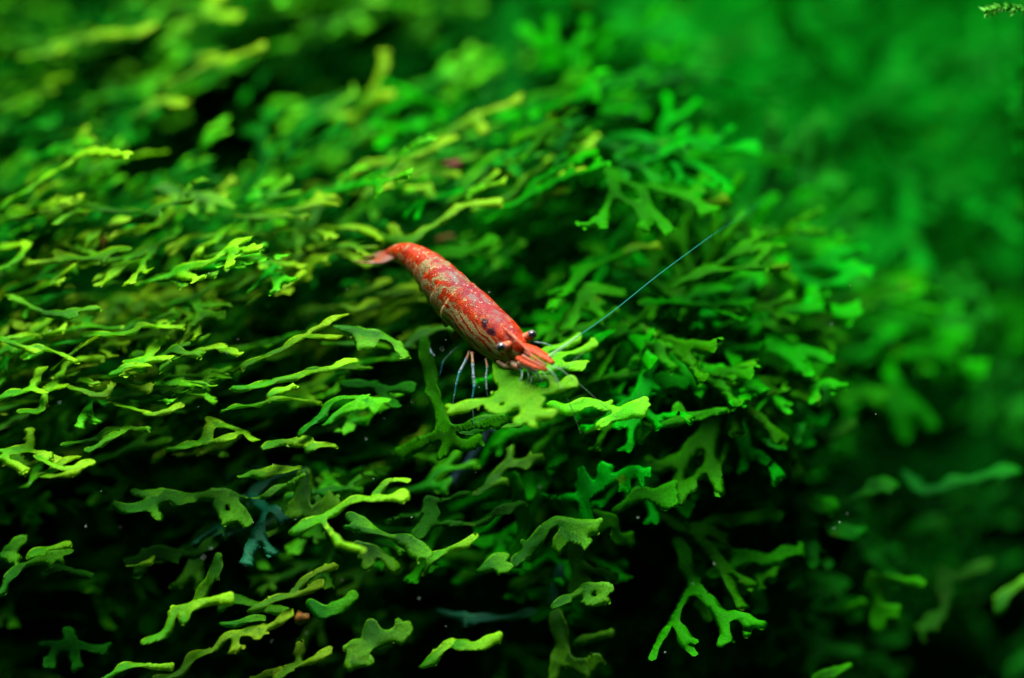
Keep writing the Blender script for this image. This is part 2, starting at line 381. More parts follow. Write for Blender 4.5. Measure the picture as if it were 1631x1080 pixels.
hero('frond passing behind the shrimp flank to the left', G_LEFT, M_G, .7, 15, 52, [(640,548),(670,531),(716,520),(745,520)], w=22)
hero('dim level frond left of the shrimp feet', G_LEFT, M_D, .3, 4, 50, [(548,612),(600,615),(650,618)], [(600,615),(630,645)], w=22)
hero('ragged ribbon edge climbing right above the yellow tips at far left', G_LEFT, M_Y, .9, 30, 60, [(0,330),(30,312),(48,300),(87,277),(133,247),(205,250)], w=18)
hero('small hooked frond with tail-like right end at far left', G_LEFT, M_Y, .8, 4, 52, [(77,355),(93,332),(133,333)], [(140,385),(170,362),(212,355)], w=18)
hero('orange-tinged stubby frond at the left edge', G_LEFT, M_Y, .7, 18, 60, [(-5,430),(40,405),(42,390)], [(0,400),(30,395)], w=18)
hero('level blade emerging from the left edge above the bent frond', G_LEFT, M_G, .3, 3, 55, [(120,505),(60,490),(20,470)], [(110,498),(155,492)], w=18)

# below the shrimp, bottom left
hero('long branching frond with blunt left club over the lower left hollow', G_LOW, M_G, 0, 2, 38, [(182,802),(213,812),(240,803),(260,790),(300,788),(353,787),(367,797),(393,833)], [(243,803),(253,827)], [(217,785),(253,787)], [(277,800),(303,795)], [(347,800),(360,825)], [(9,), (353,787),(417,788),(450,770),(483,757)], w=20)
hero('broad stalked frond reaching down left to a thin point', G_LOW, M_G, .2, 40, 35, [(30,), (483,757),(477,793),(465,812)], [(14,), (465,812),(433,847),(410,860)], [(477,800),(500,817),(533,800)], [(20,), (500,810),(520,790)], w=26)
hero('bright pale ribbon with cleft left tip under the shrimp legs', G_LOW, M_Y, -.5, 20, 50, [(463,843),(480,841),(513,823),(560,800),(600,797),(643,790)], [(12,), (596,786),(620,768),(650,767)], [(9,), (515,830),(540,865),(580,880)], w=22)
hero('tall upright ribbon leaning right in the bottom left', G_LOW, M_G, -.1, 70, 25, [(347,885),(337,920),(312,960)], w=22)
hero('pale arched frond dropping to a spoon-shaped lower left tip', G_LOW, M_Y, -.5, 35, 45, [(230,1025),(260,1010),(283,977),(317,960),(363,952)], [(293,988),(300,972),(318,960)], w=18)
hero('smooth pale blade slanting up right beside the orange debris', G_LOW, M_Y, -.4, 18, 52, [(397,967),(443,953),(473,943),(510,932)], [(467,937),(500,917),(530,902)], w=16)
hero('small angled frond left of the slanting blade', G_LOW, M_G, -.1, 5, 50, [(353,993),(383,990),(413,987)], [(22,), (353,967),(377,953),(400,960),(455,975)], w=14)
hero('long frond curving from the bottom edge up to the orange debris', G_LOW, M_Y, -.4, 25, 50, [(250,1080),(277,1073),(307,1047),(333,1037),(360,1013),(403,1007),(460,983)], [(377,1013),(373,1033)], [(413,1003),(413,1017)], [(24,), (395,1005),(415,1000)], w=18)
hero('pale tongue at the bottom edge right of the corner', G_LOW, M_Y, -.3, 12, 52, [(165,1085),(200,1065),(233,1058),(270,1060)], w=16)
hero('dim forked frond in the bottom left corner', G_LOW, M_D, .2, 0, 35, [(67,1023),(117,1027),(165,1032)], [(87,1030),(80,1055)], [(115,1030),(120,1055)], [(112,1025),(108,1008)], w=20)
hero('five-armed dim frond with one bright blade in the lower left hollow', G_LOW, M_D, .3, 4, 38, [(203,893),(213,890),(247,880),(283,877),(317,880),(350,853)], [(247,887),(277,893)], [(230,898),(220,920)], w=18)
hero('small bright yellow blade lying on the dim five-armed frond', G_LOW, M_Y, .1, 12, 55, [(203,903),(238,895)], w=12)
hero('single broad leaf-shaped tip above the left bottom corner', G_LOW, M_Y, -.3, 24, 52, [(45,883),(73,869),(103,860)], w=18)
hero('curved frond coming up from the left edge under the leaf-shaped tip', G_LOW, M_G, -.1, 25, 40, [(-4,947),(20,913),(47,893),(110,883)], [(0,883),(22,887)], [(8,871),(37,863)], w=18)
hero('tiny three-pointed frond right of the leaf-shaped tip', G_LOW, M_D, .0, -4, 45, [(70,920),(97,910),(107,910),(143,920)], w=16)
hero('small pale hooded tip with trailing branch under the centre-left hollow', G_LOW, M_Y, -.2, 12, 50, [(383,758),(405,748),(430,746)], [(410,753),(440,750),(473,743)], w=16)
hero('bottom edge frond with upright stub', G_LOW, M_Y, -.4, 22, 48, [(437,1080),(467,1060),(523,1040)], [(18,), (473,1055),(477,1030)], [(397,1075),(443,1068)], w=16)
hero('mottled two-lobed frond fragment beside the orange debris', G_LOW, M_G, .0, -10, 40, [(495,960),(520,975),(560,950)], w=24)
# under the shrimp
hero('thick upright stalk ending in a splayed pale foot below the shrimp legs', G_LOW, M_E, .15, 60, 28, [(26,), (676,545),(685,590),(694,635),(708,684)], [(20,), (710,690),(666,709),(636,719)], [(20,), (708,690),(712,705),(700,724)], [(20,), (712,692),(738,711),(762,704)], [(14,), (708,690),(745,681),(780,675),(830,668)], w=32)
hero('yellow-green spread frond the shrimp is feeding on', G_LOW, M_B, -.44, 10, 44, [(46,), (800,575),(808,600),(815,628),(838,632)], [(34,), (838,630),(846,650),(840,664)], [(20,), (825,674),(846,662),(877,664)], [(20,), (845,632),(880,624),(908,612)], [(22,), (811,625),(767,643),(723,650)], [(20,), (832,638),(800,655),(780,650)], [(14,), (833,625),(850,606),(874,603),(880,612)], [(8,), (848,617),(858,630)], w=40)
hero('shaded pale-rimmed lobe beneath the feeding frond', G_LOW, M_G, .0, 8, 45, [(735,682),(752,675),(776,668),(814,666)], w=34)
hero('cluster of leaf tips under the antenna base', G_LOW, M_B, .1, 18, 50, [(862,590),(888,582),(925,583)], [(874,572),(905,562),(942,545)], [(860,566),(890,550),(918,537)], w=18)
hero('knobbed dim frond climbing right below the feeding frond', G_LOW, M_G, .3, 28, 40, [(759,786),(781,760),(810,736),(858,724)], [(810,735),(810,713)], [(827,732),(838,738)], [(14,), (766,775),(800,762)], w=18)
hero('spidery brownish frond with long thin right arm', G_LOW, M_D, .2, 8, 30, [(8,), (618,832),(662,819),(681,812)], [(9,), (684,828),(707,836),(762,832),(790,817)], [(18,), (787,819),(810,808),(827,798)], [(26,), (682,800),(686,828),(668,852)], [(7,), (684,802),(720,790),(755,783)], w=12)
hero('pale-edged wing-shaped frond with a flared foot at lower centre', G_LOW, M_G, -.3, -12, 40, [(551,839),(596,850),(636,858)], [(24,), (636,858),(655,873),(668,888)], [(24,), (560,825),(590,842)], [(655,862),(680,884)], w=14)
hero('short forked frond with bright right tip at lower centre', G_LOW, M_Y, -.3, 20, 42, [(675,915),(696,887),(725,876),(757,862)], w=15)
hero('small bow-shaped leaf tip right of the short forked frond', G_LOW, M_G, -.3, 12, 45, [(764,908),(784,899),(803,891)], [(785,900),(806,908)], w=20)
hero('trident frond hanging with squared lower tips, lower centre', G_LOW, M_G, .1, -5, 30, [(570,868),(600,880),(628,900)], [(592,878),(584,902)], [(10,), (520,850),(545,872),(575,872)], w=20)
hero('three-toed green frond with a long left leg, lower centre right', G_LOW, M_G, -.1, 25, 32, [(820,898),(833,880),(859,854),(888,830),(925,838),(947,840)], [(900,848),(888,868)], [(912,855),(933,866)], [(26,), (895,835),(925,850)], w=22)
hero('dim vertical ribbon with a bright foot, behind the three-toed frond', G_LOW, M_E, .4, 75, 25, [(820,760),(830,810),(828,860),(822,892)], w=26)
hero('bright L-shaped green frond crossing a vertical ribbon, right of centre', G_LOW, M_E, .2, 70, 28, [(27,), (929,750),(934,795),(938,842)], [(24,), (936,790),(977,762),(1033,752)], [(12,), (866,791),(933,793)], [(964,765),(966,752)], [(1000,760),(1000,775)], w=24)
hero('broad twin-lobed frond right of the L-shaped frond', G_LOW, M_E, .2, 30, 35, [(981,813),(1014,789),(1044,786),(1070,776)], [(22,), (1040,790),(1055,802),(1070,797)], w=20)
hero('flared hoof-shaped frond end right of centre', G_LOW, M_E, .3, -50, 28, [(947,815),(973,832),(984,861)], [(984,858),(1001,855)], [(973,832),(945,848)], w=19)
hero('claw-shaped frond hanging alone in the dark, lower right of centre', G_LOW, M_G, -.2, 22, 40, [(13,), (879,968),(907,950),(929,938)], [(20,), (929,936),(968,938)], [(22,), (933,939),(940,956),(960,954)], w=16)
hero('dim upright stem above the claw-shaped frond', G_LOW, M_D, .5, 80, 20, [(34,), (918,850),(922,890),(922,935)], [(930,905),(980,920)], w=18)
hero('folded broad frond at the bottom edge, centre left', G_LOW, M_G, -.4, 20, 30, [(36,), (592,995),(590,1020),(570,1036)], [(28,), (592,1018),(625,1012),(647,1003)], [(20,), (566,1036),(556,1058)], [(20,), (560,1055),(584,1054)], w=26)
hero('two-lobed yellow-green frond at the bottom edge, centre', G_LOW, M_Y, -.4, 30, 38, [(18,), (672,1060),(692,1043),(718,1021)], [(24,), (725,1024),(751,1026),(788,1017)], w=18)
hero('dim four-legged frond at the bottom edge, right of centre', G_LOW, M_G, .4, 60, 25, [(32,), (888,980),(896,1020),(896,1050)], [(20,), (896,1048),(881,1080)], [(24,), (900,1048),(930,1064),(950,1054)], [(925,1060),(935,1068)], [(15,), (918,1022),(970,1008)], w=24)
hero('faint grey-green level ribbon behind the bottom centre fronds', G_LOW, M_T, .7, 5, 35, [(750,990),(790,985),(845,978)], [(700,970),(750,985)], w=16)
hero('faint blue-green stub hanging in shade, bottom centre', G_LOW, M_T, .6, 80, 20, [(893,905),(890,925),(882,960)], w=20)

# right of the shrimp
hero('crumpled pale-tipped frond out on its own, right below the shrimp head', G_RIGHT, M_B, -.2, 8, 38, [(28,), (985,662),(1003,650),(1020,652)], [(14,), (980,660),(955,676)], [(22,), (880,640),(905,648),(939,640),(985,652)], w=24)
hero('smooth green blade pointing right below the crumpled frond', G_RIGHT, M_E, .1, 22, 40, [(1028,689),(1075,668),(1100,666),(1153,650)], [(1083,664),(1080,650)], [(30,), (1005,672),(1025,690)], w=18)
hero('level frond with rounded yellow-green right tip behind the antenna', G_RIGHT, M_E, .9, 8, 42, [(880,485),(900,470),(935,460),(990,463)], [(925,468),(904,515)], [(933,470),(958,498)], [(905,505),(905,512)], w=24)
hero('arched frond under the long antenna with a drooping end', G_RIGHT, M_E, .8, -15, 40, [(925,535),(978,532),(1010,545),(1028,570)], w=24)
hero('thin yellow-green sliver above the long antenna', G_RIGHT, M_Y, 1.2, 10, 58, [(993,401),(1018,394),(1046,389)], w=14)
hero('lone bright sliver near the end of the long antenna', G_RIGHT, M_Y, 1.6, 28, 50, [(1118,330),(1153,315)], w=14)
hero('wide webbed frond with three blunt fingers, right of the antenna', G_RIGHT, M_E, 1.6, 5, 34, [(1100,398),(1140,403),(1180,420),(1211,450)], [(1188,420),(1238,428)], [(1150,410),(1130,445)], [(1205,445),(1190,465)], w=30)
hero('frond with upturned rounded end at the right of the cushion', G_RIGHT, M_E, 2.0, 12, 38, [(1240,440),(1262,438),(1305,438),(1338,424)], [(1258,440),(1256,470),(1240,494)], w=28)
hero('long frond with a swollen pale end reaching right', G_RIGHT, M_E, 1.7, 0, 36, [(1110,508),(1153,510),(1250,520),(1308,532),(1335,530)], [(30,), (1310,532),(1335,532)], w=26)
hero('frond with two pale-tipped fingers under the swollen pale end', G_RIGHT, M_E, 1.3, 0, 36, [(1040,575),(1087,560),(1172,550),(1262,547)], [(1172,552),(1205,572),(1246,574)], [(1195,566),(1180,598)], w=24)
hero('broad frond narrowing to a right-hand finger in the middle right', G_RIGHT, M_E, .8, 12, 38, [(939,592),(1017,590),(1070,568),(1087,553)], [(1090,553),(1106,575),(1118,593),(1157,596)], [(34,), (1017,625),(1060,608),(1106,598)], w=26)
hero('pale sliver rim on the underside of the broad frond', G_RIGHT, M_Y, .6, 12, 55, [(1060,617),(1080,612),(1098,606)], w=9)
hero('large soft frond ending in a stubby finger above the right dark gap', G_RIGHT, M_E, 2.3, -10, 32, [(40,), (1290,560),(1315,600),(1345,632)], [(1340,628),(1398,630)], [(1260,640),(1262,665)], w=30)
hero('blurred ribbon streaming up to the right edge of the cushion', G_RIGHT, M_E, 3.3, 25, 40, [(1289,520),(1340,500),(1402,465),(1455,445)], w=34)
hero('blurred frond trailing right under the streaming ribbon', G_RIGHT, M_E, 3.3, 22, 38, [(1330,575),(1380,560),(1430,520)], w=28)
hero('dim frond crossing below the right of the cushion', G_RIGHT, M_D, 1.3, 20, 40, [(1260,715),(1310,705),(1355,680)], w=22)
hero('stout three-armed frond hanging over the dark gap, lower right', G_RIGHT, M_E, .5, -8, 34, [(1098,835),(1126,862),(1171,879),(1221,885),(1273,877)], [(1182,885),(1157,905),(1133,913)], [(26,), (1185,885),(1240,888)], w=20)
hero('trailing frond with a long drooping leg, lower right', G_RIGHT, M_E, .5, 18, 32, [(1091,960),(1112,936),(1150,916),(1203,905),(1250,898)], [(1205,905),(1211,930)], [(24,), (1112,936),(1118,960),(1127,985)], [(28,), (1190,905),(1225,908)], w=14)
hero('two-layered ribbon above the three-armed frond', G_RIGHT, M_E, .7, 10, 40, [(1100,838),(1150,828),(1203,820),(1238,826)], [(1165,837),(1198,826)], w=20)
hero('small lobed frond knob, mid right over the dark', G_RIGHT, M_E, 1.0, 0, 34, [(1296,795),(1308,806),(1322,802)], w=30)
hero('string of two soft lobes right of the small knob', G_RIGHT, M_D, 1.3, 20, 36, [(16,), (1337,803),(1365,794),(1390,782)], [(32,), (1395,775),(1414,770)], w=20)
hero('long soft frond pointing to the right edge, lower right', G_RIGHT, M_D, 1.7, 12, 38, [(1442,753),(1470,782),(1520,770),(1573,758),(1615,747)], w=24)  # darkened green imitates the dimmer light at lower right
hero('broad yellowish-tipped hanging frond near the bottom right corner', G_RIGHT, M_E, 1.2, 80, 28, [(30,), (1390,918),(1397,950),(1402,990)], [(16,), (1309,981),(1340,975),(1375,962)], [(24,), (1400,975),(1425,975)], [(16,), (1395,922),(1440,925),(1470,930)], w=26)
hero('dim two-branched frond above the bottom right corner', G_RIGHT, M_D, 1.8, 14, 36, [(1495,905),(1523,918),(1573,900)], [(26,), (1500,930),(1505,970),(1470,1000)], w=24)
hero('curved frond tip entering from the right edge near the bottom', G_RIGHT, M_G, 1.4, 40, 36, [(1587,972),(1604,943),(1640,922)], w=22)
hero('bright tip poking up at the bottom edge, right', G_RIGHT, M_E, .4, 35, 38, [(1300,1085),(1330,1075),(1352,1064)], w=16)
hero('dim green frond in the bottom right darkness', G_RIGHT, M_D, 1.7, 10, 36, [(1270,1010),(1310,1030),(1360,1040)], [(1310,1030),(1290,1065)], w=30)

# upper slope
hero('long soft ribbon climbing right at the top left', G_TOP, M_Y, 3.3, 18, 58, [(37,93),(80,77),(110,60),(160,52),(200,50),(237,37)], [(110,65),(95,78)], w=22)
hero('pale double ribbon in the upper left', G_TOP, M_Y, 2.9, 25, 58, [(267,130),(300,115),(337,98),(410,77)], [(315,92),(345,84)], [(350,100),(365,95)], w=20)
hero('small pale pair of ribbons in the upper left shade', G_TOP, M_Y, 2.6, 25, 56, [(213,185),(253,162),(290,163)], w=20)
hero('comb-edged frond lying level above the dark hollow behind the shrimp', G_TOP, M_G, 1.3, -12, 48, [(247,303),(290,308),(317,313),(367,333)], [(315,316),(307,340)], [(277,308),(280,320)], [(330,320),(335,338)], w=18)
hero('upright branching frond with a pointed tip, above left of the tail', G_TOP, M_G, 1.3, 40, 45, [(395,345),(430,303),(457,285)], [(435,310),(470,305)], w=16)
hero('long ribbon just above the tail climbing right to a knob', G_TOP, M_Y, .9, 22, 52, [(600,372),(640,383),(665,378),(703,350),(747,328),(790,323)], [(640,380),(625,365)], w=18)
hero('dim knobbed frond right of the tail', G_TOP, M_E, 1.3, 12, 42, [(670,405),(735,408),(779,387)], w=24)
hero('large pale frond with white-edged ridge on the hump above the tail', G_TOP, M_Y, 1.7, 28, 52, [(575,318),(600,300),(640,262),(690,240),(722,222)], [(640,262),(583,262),(543,280)], [(583,262),(560,272)], [(25,), (625,275),(610,300)], w=19)
hero('yellowish crooked ribbon in the middle of the hump', G_TOP, M_Y, 1.8, 10, 55, [(672,285),(700,277),(727,278)], [(690,320),(680,300),(650,300)], w=18)
hero('bent ribbon on the right of the hump', G_TOP, M_Y, 1.8, 22, 52, [(762,297),(790,284),(827,273)], w=18)
hero('thin bright ribbon lowest on the right of the hump', G_TOP, M_Y, 1.7, 25, 54, [(850,327),(873,311),(903,302)], w=14)
hero('frond with an upturned forked right end, right of the hump', G_TOP, M_Y, 2.1, 12, 48, [(847,243),(890,247),(923,236),(950,224)], [(26,), (915,240),(935,240)], w=18)
hero('pale frond standing up to a pointed tip at the top of the hump', G_TOP, M_Y, 2.3, 55, 40, [(885,210),(900,175),(920,152),(943,138)], [(18,), (890,205),(880,190)], w=18)
hero('pale ribbon crest along the top of the hump', G_TOP, M_Y, 2.2, 28, 52, [(690,240),(720,205),(755,190),(790,172),(825,160)], [(760,190),(770,210)], w=20)
hero('soft yellow-green upright frond at the top, left of centre', G_TOP, M_Y, 3.2, 60, 45, [(560,215),(580,170),(600,130),(610,90)], [(585,160),(620,150)], [(570,190),(545,185)], w=24)
hero('soft green frond bending over the top left dark hollow', G_TOP, M_G, 3.0, 40, 45, [(490,205),(520,180),(560,150)], [(525,180),(545,195)], w=22)
hero('soft ribbon climbing to the top edge, left', G_TOP, M_Y, 3.9, 40, 45, [(255,75),(285,50),(320,20),(350,-5)], [(320,20),(375,25)], w=24)
print('heroes', len(HER))

# ---------------------------------------------------------------- filler fronds
PROTO = [grow(100+i, levels=random.choice((2, 3, 3, 4))) for i in range(22)]
fine = [thallus(s, 0.032, .009, 50+i, curl=.05) for i, s in enumerate(PROTO)]
coarse = [thallus(s, 0.052, .010, 50+i, curl=.06) for i, s in enumerate(PROTO)]
def xf(px, py, d):
    left = 1-sm(700, 1150, px); low = sm(650, 900, py)
    lf = left*(1-.6*low); tilt = random.gauss(68*left+46*(1-left)-14*low, 11-5*lf); roll = random.gauss(20*(1-.6*low), 15-7*lf)
    ax, bx, n = frame(roll, min(max(tilt, 5), 80))
    a = random.gauss(0, .85-.4*lf)+(math.pi if random.random() < .45 else 0)
    if random.random() < .3*(1-left)+.45*low: a = -math.pi/2+random.gauss(0, .6)
    d1 = ax*math.cos(a)+bx*math.sin(a); d2 = np.cross(n, d1)
    s = random.uniform(.8, 1.2)*(1+.25*(1-left))
    M = np.stack([d1*s, d2*s, n*s], 1)
    return M, P(px, py, d)
def pick(px, py, dep):  # darker green stands in for shade in depth and at lower right
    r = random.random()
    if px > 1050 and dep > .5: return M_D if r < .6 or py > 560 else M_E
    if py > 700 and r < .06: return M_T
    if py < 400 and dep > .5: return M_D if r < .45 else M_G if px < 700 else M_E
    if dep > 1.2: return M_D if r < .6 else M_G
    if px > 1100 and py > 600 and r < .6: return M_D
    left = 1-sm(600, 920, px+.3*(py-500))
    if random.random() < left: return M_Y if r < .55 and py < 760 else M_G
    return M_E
meshes = {}
def frond_copy(k, mat, px, py, d, label, group):
    key = (k, mat.name)
    if key not in meshes:
        V, F, UV = fine[k]
        o = mesh_obj('liverwort_frond', V, F, mat, uv=UV); meshes[key] = o.data
    else:
        o = bpy.data.objects.new('liverwort_frond', meshes[key]); COL.objects.link(o)
    M, t = xf(px, py, d)
    m4 = Matrix.Identity(4)
    for i in range(3):
        for j in range(3): m4[i][j] = M[i, j]
        m4[i][3] = t[i]
    o.matrix_world = m4
    props(o, label, 'liverwort frond', group)
def region(px, py):
    if py < 330: return ('soft out-of-focus forked frond among the crowd on the upper slope behind the shrimp', G_TOP)
    if px > 930 : return ('plain forked frond among the tangle right of the shrimp', G_RIGHT)
    if py > 730: return ('small forked frond in the shaded thicket below the shrimp', G_LOW)
    return ('narrow forked frond among the crowded layers left of the shrimp', G_LEFT)
CW = {'frond_yellow_green': 'yellow-green', 'frond_mid_green': 'mid green', 'frond_emerald': 'emerald', 'frond_shade_green': 'shade-darkened green', 'frond_blue_green': 'blue-green'}
def filler_label(mt, px, py):
    """names a frond by its colour and the nearest distinctive frond"""
    for x, y, hl in sorted(HER, key=lambda h: math.hypot(h[0]-px, 1.3*(h[1]-py))):
        lb = name_by(mt, px-x, py-y, hl)
        if lb not in USED: break
    USED.add(lb); return lb
USED = set()
def name_by(mt, dx, dy, hl):
    near = 'just' if math.hypot(dx, dy) < 42 else 'further'
    w = (near+' right of' if dx > 0 else near+' left of') if abs(dx) > abs(dy)*1.2 else (near+' below' if dy > 0 else near+' above')
    sh = re.split(r',| (?:just |immediately |lying |halfway |reaching |facing )?(?:left|right|below|above|behind|beside|under|in|at|near|over|on|out|between|from|to|of|across)\b', hl)[0].split()
    if len(sh) < 4: sh = hl.replace(',', '').split()[:8]
    return ' '.join([CW[mt.name], 'forked frond', w, 'the']+sh[:8])
n = 0
while n < 215:
    px = random.uniform(-40, 1480 if random.random() < .5 else 900); py = random.uniform(20, 1100)
    if n < 40: px = random.uniform(940, 1360); py = random.uniform(330, 680)
    if off_mound(px, py): continue
    if hollow(px, py) > .3: continue
    if py < 330 and random.random() < .35: continue
    if px > 1100 and py > 640 and random.random() < .6: continue
    if 545 < px < 930 and 350 < py < 700: continue
    if py > 700 and random.random() < .45: continue
    d = depth(px, py)+random.uniform(.0, .6)
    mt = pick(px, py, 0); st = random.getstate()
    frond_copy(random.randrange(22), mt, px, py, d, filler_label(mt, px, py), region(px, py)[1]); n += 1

def mass(name, spots, mat, label, cat):
    Vs = []; Fs = []; UVs = []; off = 0
    for k, px, py, d, s in spots:
        V, F, UV = coarse[k]; M, t = xf(px, py, d)
        Vs.append(V@(M*s).T+t); Fs.append(np.array(F)+off); UVs.append(UV); off += len(V)
    if not Vs: return
    o = mesh_obj(name, np.vstack(Vs), np.vstack(Fs).tolist(), mat, uv=np.vstack(UVs))
    props(o, label, cat, None, 'stuff'); return o
bins = {}
for _ in range(2800):
    px = random.uniform(-350, 1950); py = random.uniform(-150, 1350)
    if off_mound(px, py): continue
    dep = random.uniform(.5, 2.6)
    if 500 < px < 960 and 340 < py < 720 and dep < 1.1: continue
    if hollow(px, py) > .38+.2*random.random() and random.random() < .9: continue
    if px > 1260 and py > 450 and random.random() < (.8 if py > 620 else .35): continue
    if py > 830 and random.random() < .4: continue
    d = depth(px, py)+dep
    if px > 1050: d = d+random.uniform(0, 1.5)*sm(1050, 1400, px)*sm(800, 300, py)
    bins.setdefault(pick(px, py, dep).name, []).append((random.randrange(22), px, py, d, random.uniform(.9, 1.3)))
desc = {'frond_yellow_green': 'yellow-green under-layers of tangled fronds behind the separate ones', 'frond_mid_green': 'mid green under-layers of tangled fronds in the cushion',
        'frond_emerald': 'emerald under-layers of tangled fronds right of the shrimp', 'frond_shade_green': 'inner fronds with shade put into their green, filling the cushion', 'frond_blue_green': 'dim blue-green fronds in the shade at the bottom'}
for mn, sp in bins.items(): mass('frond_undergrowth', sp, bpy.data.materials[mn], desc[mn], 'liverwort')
# far moss on the bank (melts into soft green)
sp = []
for _ in range(300):
    px = random.uniform(620, 2300); py = random.uniform(-500, 760)
    if px < 900 and py > 250: continue
    sp.append((random.randrange(22), px, py, random.uniform(8.5, 11)+.009*(700-py), random.uniform(1.6, 3.0)))
for _ in range(100):      # thinning fringe where the cushion melts into the far moss
    px = random.uniform(640, 1700); py = random.uniform(-80, 480)
    if not off_mound(px, py): continue
    sp.append((random.randrange(22), px, py, random.uniform(5.0, 9.0), random.uniform(1.3, 2.2)))
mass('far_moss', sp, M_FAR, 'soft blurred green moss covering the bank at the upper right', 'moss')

# ---------------------------------------------------------------- feathery moss sprigs
def moss_sprig(pts, rad, leaf, mat, label, name='moss_sprig', step=.05):
    pts = catmull(np.array([P(*p) for p in pts]), 10)
    t = empty(name, pts[0], label=label, cat='moss')
    V, F = tube(pts, np.linspace(rad, rad*.5, len(pts)), 6)
    mesh_obj('stem', V, F, M_STEM, t)
    V = []; F = []; acc = 0
    for i in range(len(pts)-1):
        seg = pts[i+1]-pts[i]; tt = unit(seg); m = max(1, int(np.linalg.norm(seg)/step))
        for k in range(m):
            base = pts[i]+seg*(k+random.random())/m
            for s in range(3):
                out = unit(np.cross(tt, rng.normal(size=3))); dr = unit(out+tt*.8); l = leaf*random.uniform(.6, 1.2)
                sd = unit(np.cross(dr, rng.normal(size=3)))*l*.16
                th = unit(np.cross(dr, sd))*l*.04
                o = len(V); V += [base, base+dr*l*.45+sd, base+dr*l, base+dr*l*.45-sd, base+dr*l*.45+th]
                F += [(o, o+1, o+4), (o+1, o+2, o+4), (o+2, o+3, o+4), (o+3, o, o+4), (o, o+3, o+2, o+1)]
    lv = mesh_obj('leaves', V, F, mat, t, smooth=False); lv['kind'] = 'stuff'
    return t
moss_sprig([(1660,12,.4),(1625,14,.3),(1595,12,.3),(1572,20,.3)], .012, .10, M_MOSS, 'bright feathery moss tip poking in at the top right corner')
moss_sprig([(1235,-30,5),(1262,30,5.2),(1300,80,5.5),(1350,140,6),(1420,215,6.8),(1480,310,7.5)], .045, .22, M_MOSSD, 'dark feathery moss stem slanting down through the blurred upper right', step=.12)
moss_sprig([(1660,60,3),(1632,160,3),(1628,260,3.2),(1650,340,3.4)], .05, .2, M_MOSSD, 'dark moss strand along the right edge near the top')

# ---------------------------------------------------------------- debris, specks, filament
def blob(name, p, r, mat, label, cat, sq=(1, 1, 1), seed=1, parent=None):
    rr = np.random.default_rng(seed); V = []; F = []; nu, nv = 14, 9
    f = rr.uniform(0, 6.28, 6)
    for j in range(nv+1):
        th = math.pi*j/nv
        for i in range(nu):
            ph = 2*math.pi*i/nu; v = np.array((math.sin(th)*math.cos(ph), math.sin(th)*math.sin(ph), math.cos(th)))
            k = 1+.16*math.sin(v[0]*5+f[0])+.14*math.sin(v[1]*6+f[1])+.1*math.sin(v[2]*9+f[2]+v[0]*4)
            V.append(np.array(p)+v*k*r*np.array(sq))
    for j in range(nv):
        for i in range(nu): F.append((j*nu+i, (j+1)*nu+i, (j+1)*nu+(i+1) % nu, j*nu+(i+1) % nu))
    o = mesh_obj(name, V, F, mat, parent, origin=p)
    if label: props(o, label, cat)
    return o
blob('detritus_clump', P(479, 985, -.35), .07, M_DEB, 'orange-brown crumb of debris on the fronds at the lower left', 'debris', (1.1, .7, .9))
blob('detritus_clump', P(163, 388, .9), .055, M_DEB, 'orange fleck of decay on fronds near the left edge', 'debris', (.6, .6, 1.3), 2)
blob('detritus_clump', P(724, 262, 1.85), .07, simple('red_decay', (.09, .015, .003), .8), 'dark red decayed spot in the hump above the tail', 'debris', (1.4, .7, .6), 3)
blob('detritus_clump', P(712, 384, 1.8), .08, M_DEB, 'blurred brown speck in the gap right of the tail', 'debris', (1.2, .7, .8), 4)
for i in range(46):
    px, py = random.uniform(20, 1400), random.uniform(420, 1060)
    blob('floating_speck', P(px, py, random.uniform(-1.2, -.1)), random.uniform(.0022, .0055), M_SPK, 'tiny pale speck drifting in the water', 'speck', seed=i)['group'] = 'pale specks floating in the water'
V, F = tube(catmull([P(722,770,1.2), P(748,742,1.1), P(765,710,1.0), P(782,680,1.0)], 6), [.06]*19, 8)
props(mesh_obj('fallen_stem', V, F, simple('slate_blue_stem', (.03, .07, .11), .5), origin=P(722, 770, 1.2)), 'dim slate-blue stem slanting through the dark gap under the shrimp', 'stem')

# ---------------------------------------------------------------- the shrimp
SH = empty('cherry_shrimp', P(775, 640, -.1), label='mottled red cherry shrimp feeding head-down on bright green fronds', cat='shrimp')
Uref = unit(.12*RT+.79*UP-.59*FD)
spine = [(842,566,-.36,.075,.085),(831,562,-.32,.125,.145),(815,554,-.26,.165,.19),(796,540,-.18,.193,.225),(773,522,-.09,.208,.24),(752,501,0,.212,.242),(733,485,.06,.205,.238),
         (716,466,.12,.195,.226),(700,448,.19,.178,.207),(684,431,.27,.157,.183),(667,417,.35,.132,.152),(650,407,.43,.108,.124),(635,403,.50,.083,.094),(621,405,.56,.055,.058)]
SP = catmull(spine, 8)
def body_frame(u):
    """u in spine index units"""
    i = u*8; i0 = int(min(max(math.floor(i), 0), len(SP)-2)); f = i-i0; q = SP[i0]*(1-f)+SP[i0+1]*f
    c = P(q[0], q[1], q[2])
    qa, qb = SP[max(i0-2, 0)], SP[min(i0+3, len(SP)-1)]
    T = unit(P(*qa[:3])-P(*qb[:3]))            # headward
    U = unit(Uref-T*np.dot(Uref, T)); Lf = np.cross(U, T)
    return c, T, U, Lf, q[3], q[4]
